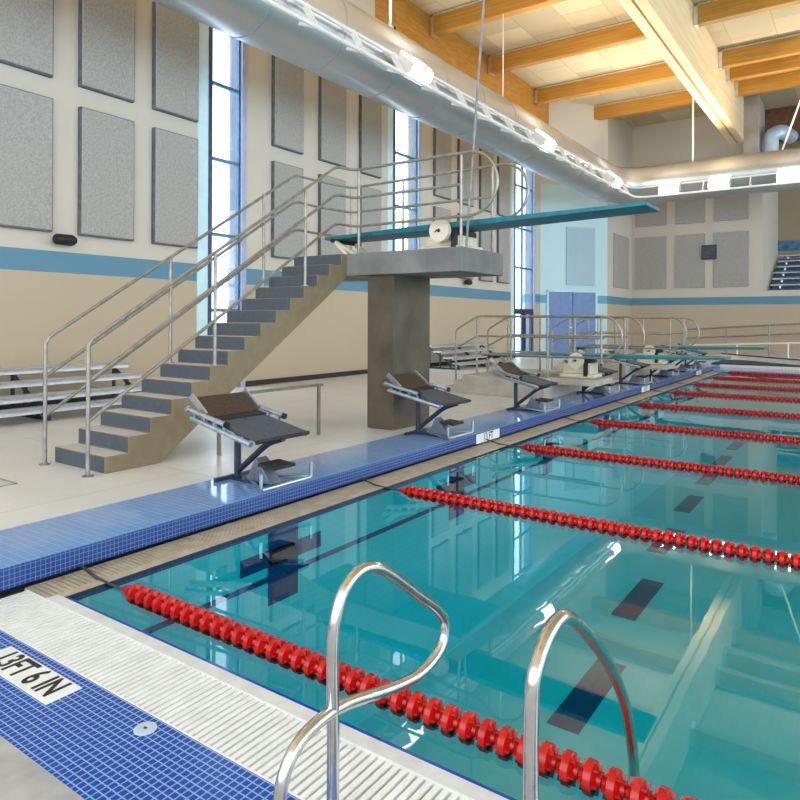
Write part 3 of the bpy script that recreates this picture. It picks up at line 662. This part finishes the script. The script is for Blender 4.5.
# ------------------------------------------------------------------ lane ropes
float_prof = [(-.034, .012), (-.034, .020), (-.022, .024), (-.015, .037), (-.0115, .0505), (.0115, .0505), (.015, .037), (.022, .024), (.034, .020), (.034, .012)]
fm = MB().lathe(float_prof, 16, 'x')
for k in range(6):
    a = k * PI / 3; c_, s_ = math.cos(a), math.sin(a)
    fm.quadbar((-.029, c_ * .029, s_ * .029), (.029, c_ * .029, s_ * .029), .006, .026, (0, c_, s_))
fproto = fm.build('float', red_plastic, smooth=True)
ROPES = [.215, 2.69, 4.99, 7.25, 9.55, 11.9, 13.95, 16.1, 18.2]
rn = ['nearest', 'second', 'third', 'fourth', 'fifth', 'sixth', 'seventh', 'eighth', 'farthest']
PITCH = .0705
for i, y in enumerate(ROPES):
    t_ = thing('lane_rope', 'red float lane rope across the teal water, ' + (rn[i] if i in (0, 8) else rn[i] + ' from the front'), 'lane rope', (0, y, .004), 0, 'red lane ropes on the pool')
    MB().tube([(-.266, 0, .035), (-.10, 0, -.0), (0, 0, -.004), (.16, 0, -.006), (10.3, 0, -.006)], .008, 6).build('cable', cable_mat, t_)
    MB().lathe([(0, .008), (.02, .018), (.06, .03), (.085, .034), (.09, .012)], 14, 'x', (.13, 0, 0)).build('end_cone', red_plastic, t_, smooth=True)
    for k in range(100):
        f = fproto if (i == 0 and k == 0) else fproto.copy()
        if f is not fproto: COL.objects.link(f)
        f.parent = t_; f.location = (.255 + k * PITCH, 0, 0)
    b = MB()
    for k in range(100, 141): b.lathe(float_prof, 8, 'x', (.255 + k * PITCH, 0, 0))
    tag(b.build('float_run', red_plastic, t_, smooth=True), kind='stuff')

# ------------------------------------------------------------------ grab rails
p1 = [(0, -.451, 0), (0, -.451, .30), (0, -.453, .53), (0, -.440, .615), (0, -.405, .672), (0, -.345, .700), (0, -.275, .690), (0, -.200, .648), (0, -.05, .537), (0, .053, .462), (0, .108, .400), (0, .104, .340), (0, .05, .302), (0, -.05, .288), (0, -.20, .312), (0, -.40, .362), (0, -.51, .368), (0, -.583, .350), (0, -.630, .300), (0, -.645, .22), (0, -.645, 0)]
def flange(b, x, y): return b.lathe([(0, .05), (.006, .05), (.014, .028), (.016, .018)], 20, 'z', (x, y, 0))
t_ = thing('grab_rail', 'bent stainless grab rail with a full pointed loop at the near pool edge', 'grab rail', (2.125, 0, 0), 0, 'pair of grab rails')
MB().tube(smooth_path(p1, 6), .0165, 16).build('bent_tube', steel, t_, smooth=True)
fb = MB(); flange(fb, 0, -.451); flange(fb, 0, -.645); fb.build('floor_flange', steel, t_, smooth=True)
p2 = [(0, -.453, 0), (0, -.453, .37), (0, -.448, .59), (0, -.415, .652), (0, -.35, .690), (0, -.262, .690), (0, -.165, .632), (0, -.017, .515), (0, .13, .375), (0, .237, .228), (0, .305, .07), (0, .335, -.10), (0, .345, -.35), (0, .33, -.6), (0, .26, -.75), (0, .0, -.80)]
t_ = thing('grab_rail', 'bent stainless grab rail curving down into the water at the near pool edge', 'grab rail', (2.68, 0, 0), 0, 'pair of grab rails')
MB().tube(smooth_path(p2, 6), .0165, 16).build('bent_tube', steel, t_, smooth=True)
fb = MB(); flange(fb, 0, -.453); fb.build('floor_flange', steel, t_, smooth=True)

# ------------------------------------------------------------------ markers
black_ink = mottled('black_lettering', (.01, .01, .01), (.02, .02, .02), 5, .4)
t_ = thing('depth_marker', 'white tile depth marker reading 13FT 6 IN set in the cobalt band', 'depth marker', (.575, -.475, 0))
MB().box(-.275, .275, -.068, .068, .0, .0025).build('tile', marker_white, t_)
text_mesh('13FT 6 IN', .148, black_ink, 'lettering', t_, (0, 0, .0035), (0, 0, 0), .0006, .74)
for y, s_, lab in ((5.02, 'second ', 'white depth marker tile on the ledge face under the second starting block'), (11.6, '', 'white depth marker tile on the ledge face midway down the pool'), (16.6, '', 'white depth marker tile on the ledge face near the far end')):
    t_ = thing('depth_marker', lab, 'depth marker', (-.268, y, .075))
    MB().box(0, .003, -.28, .28, -.052, .052).build('tile', marker_white, t_)
    text_mesh('13 FT', .12, black_ink, 'lettering', t_, (.004, 0, -.002), (R(90), 0, R(90)), .0006, .85)
t_ = thing('deck_inlet', 'round pale fitting set in the cobalt mosaic band', 'deck fitting', (1.264, -.42, 0))
MB().lathe([(0, .038), (.003, .038), (.004, .034)], 24, 'z').build('cover', mottled('pale_inlet', (.45, .55, .66), (.55, .64, .74), 30, .3), t_, smooth=True)
MB().box(-.008, .008, -.002, .002, .004, .005).cyl((0, 0, .003), (0, 0, .0048), .006).build('screw', black, t_)
# floor hatch at left
t_ = thing('floor_hatch', 'square grey access hatch in the concrete deck at the left', 'hatch', (-2.25, .45, ZD))
b = MB().box(-.25, .25, -.25, -.235, .0, .004).box(-.25, .25, .235, .25, 0, .004).box(-.25, -.235, -.25, .25, 0, .004).box(.235, .25, -.25, .25, 0, .004); b.build('frame', mottled('hatch_metal', (.2, .2, .2), (.28, .28, .28), 5, .5), t_)
MB().box(-.235, .235, -.235, .235, 0, .002).build('cover', mottled('hatch_cover', (.5, .49, .47), (.56, .55, .53), 5, .5), t_)

# ------------------------------------------------------------------ far railings and curb
def far_rail(name, label, a, b_, zt, mids, np, mat, r=.03):
    t_ = thing(name, label, 'railing', (a[0], a[1], ZD)); L = Vector((b_[0] - a[0], b_[1] - a[1], 0))
    dz = b_[2] - a[2]
    b = MB()
    for z in (zt,) + mids: b.tube([(0, 0, z + a[2]), (L.x, L.y, z + b_[2])], r, 8)
    b.build('rail_bar', mat, t_, smooth=True)
    for k in range(np):
        s_ = k / (np - 1); MB().cyl((L.x * s_, L.y * s_, 0), (L.x * s_, L.y * s_, zt + a[2] + dz * s_), r, 8).build('post', mat, t_, smooth=True)
far_rail('ramp_railing', 'grey railing rising to the right along the far ramp', (-3.5, 25.9), (0, 0), 0, (), 2, rail_steel) if False else None
far_rail('ramp_railing', 'grey ramp railing rising to the right before the far wall', (-2.6, 26.1, 0), (9, 26.1, .75), .93, (-.35 + .93,), 9, rail_steel, .03)
far_rail('ramp_railing', 'pale level railing in front of the far ramp', (-2.2, 25.0, 0), (9, 25.0, 0.5), .36, (), 8, white_paint, .028)
c_ = MB().prism([(-.75, 22.7), (1.95, 19.75), (2.3, 19.95), (-.45, 22.95)], 2, ZD, ZD + .16).build('pool_curb', white_paint, loc=(0, 0, 0))
MB().prism([(-.76, 22.68), (1.95, 19.72), (2.02, 19.76), (-.69, 22.74)], 2, ZD + .16, ZD + .19).build('curb_edge', baseboard, c_)
tag(c_, 'low white curb on the far deck', 'curb')
tag(MB().box(-.5, PX1, 19.552, 21.78, ZD, ZD + .03).build('trim_8', baseboard), 'black drain strip across the far deck', kind=ST)
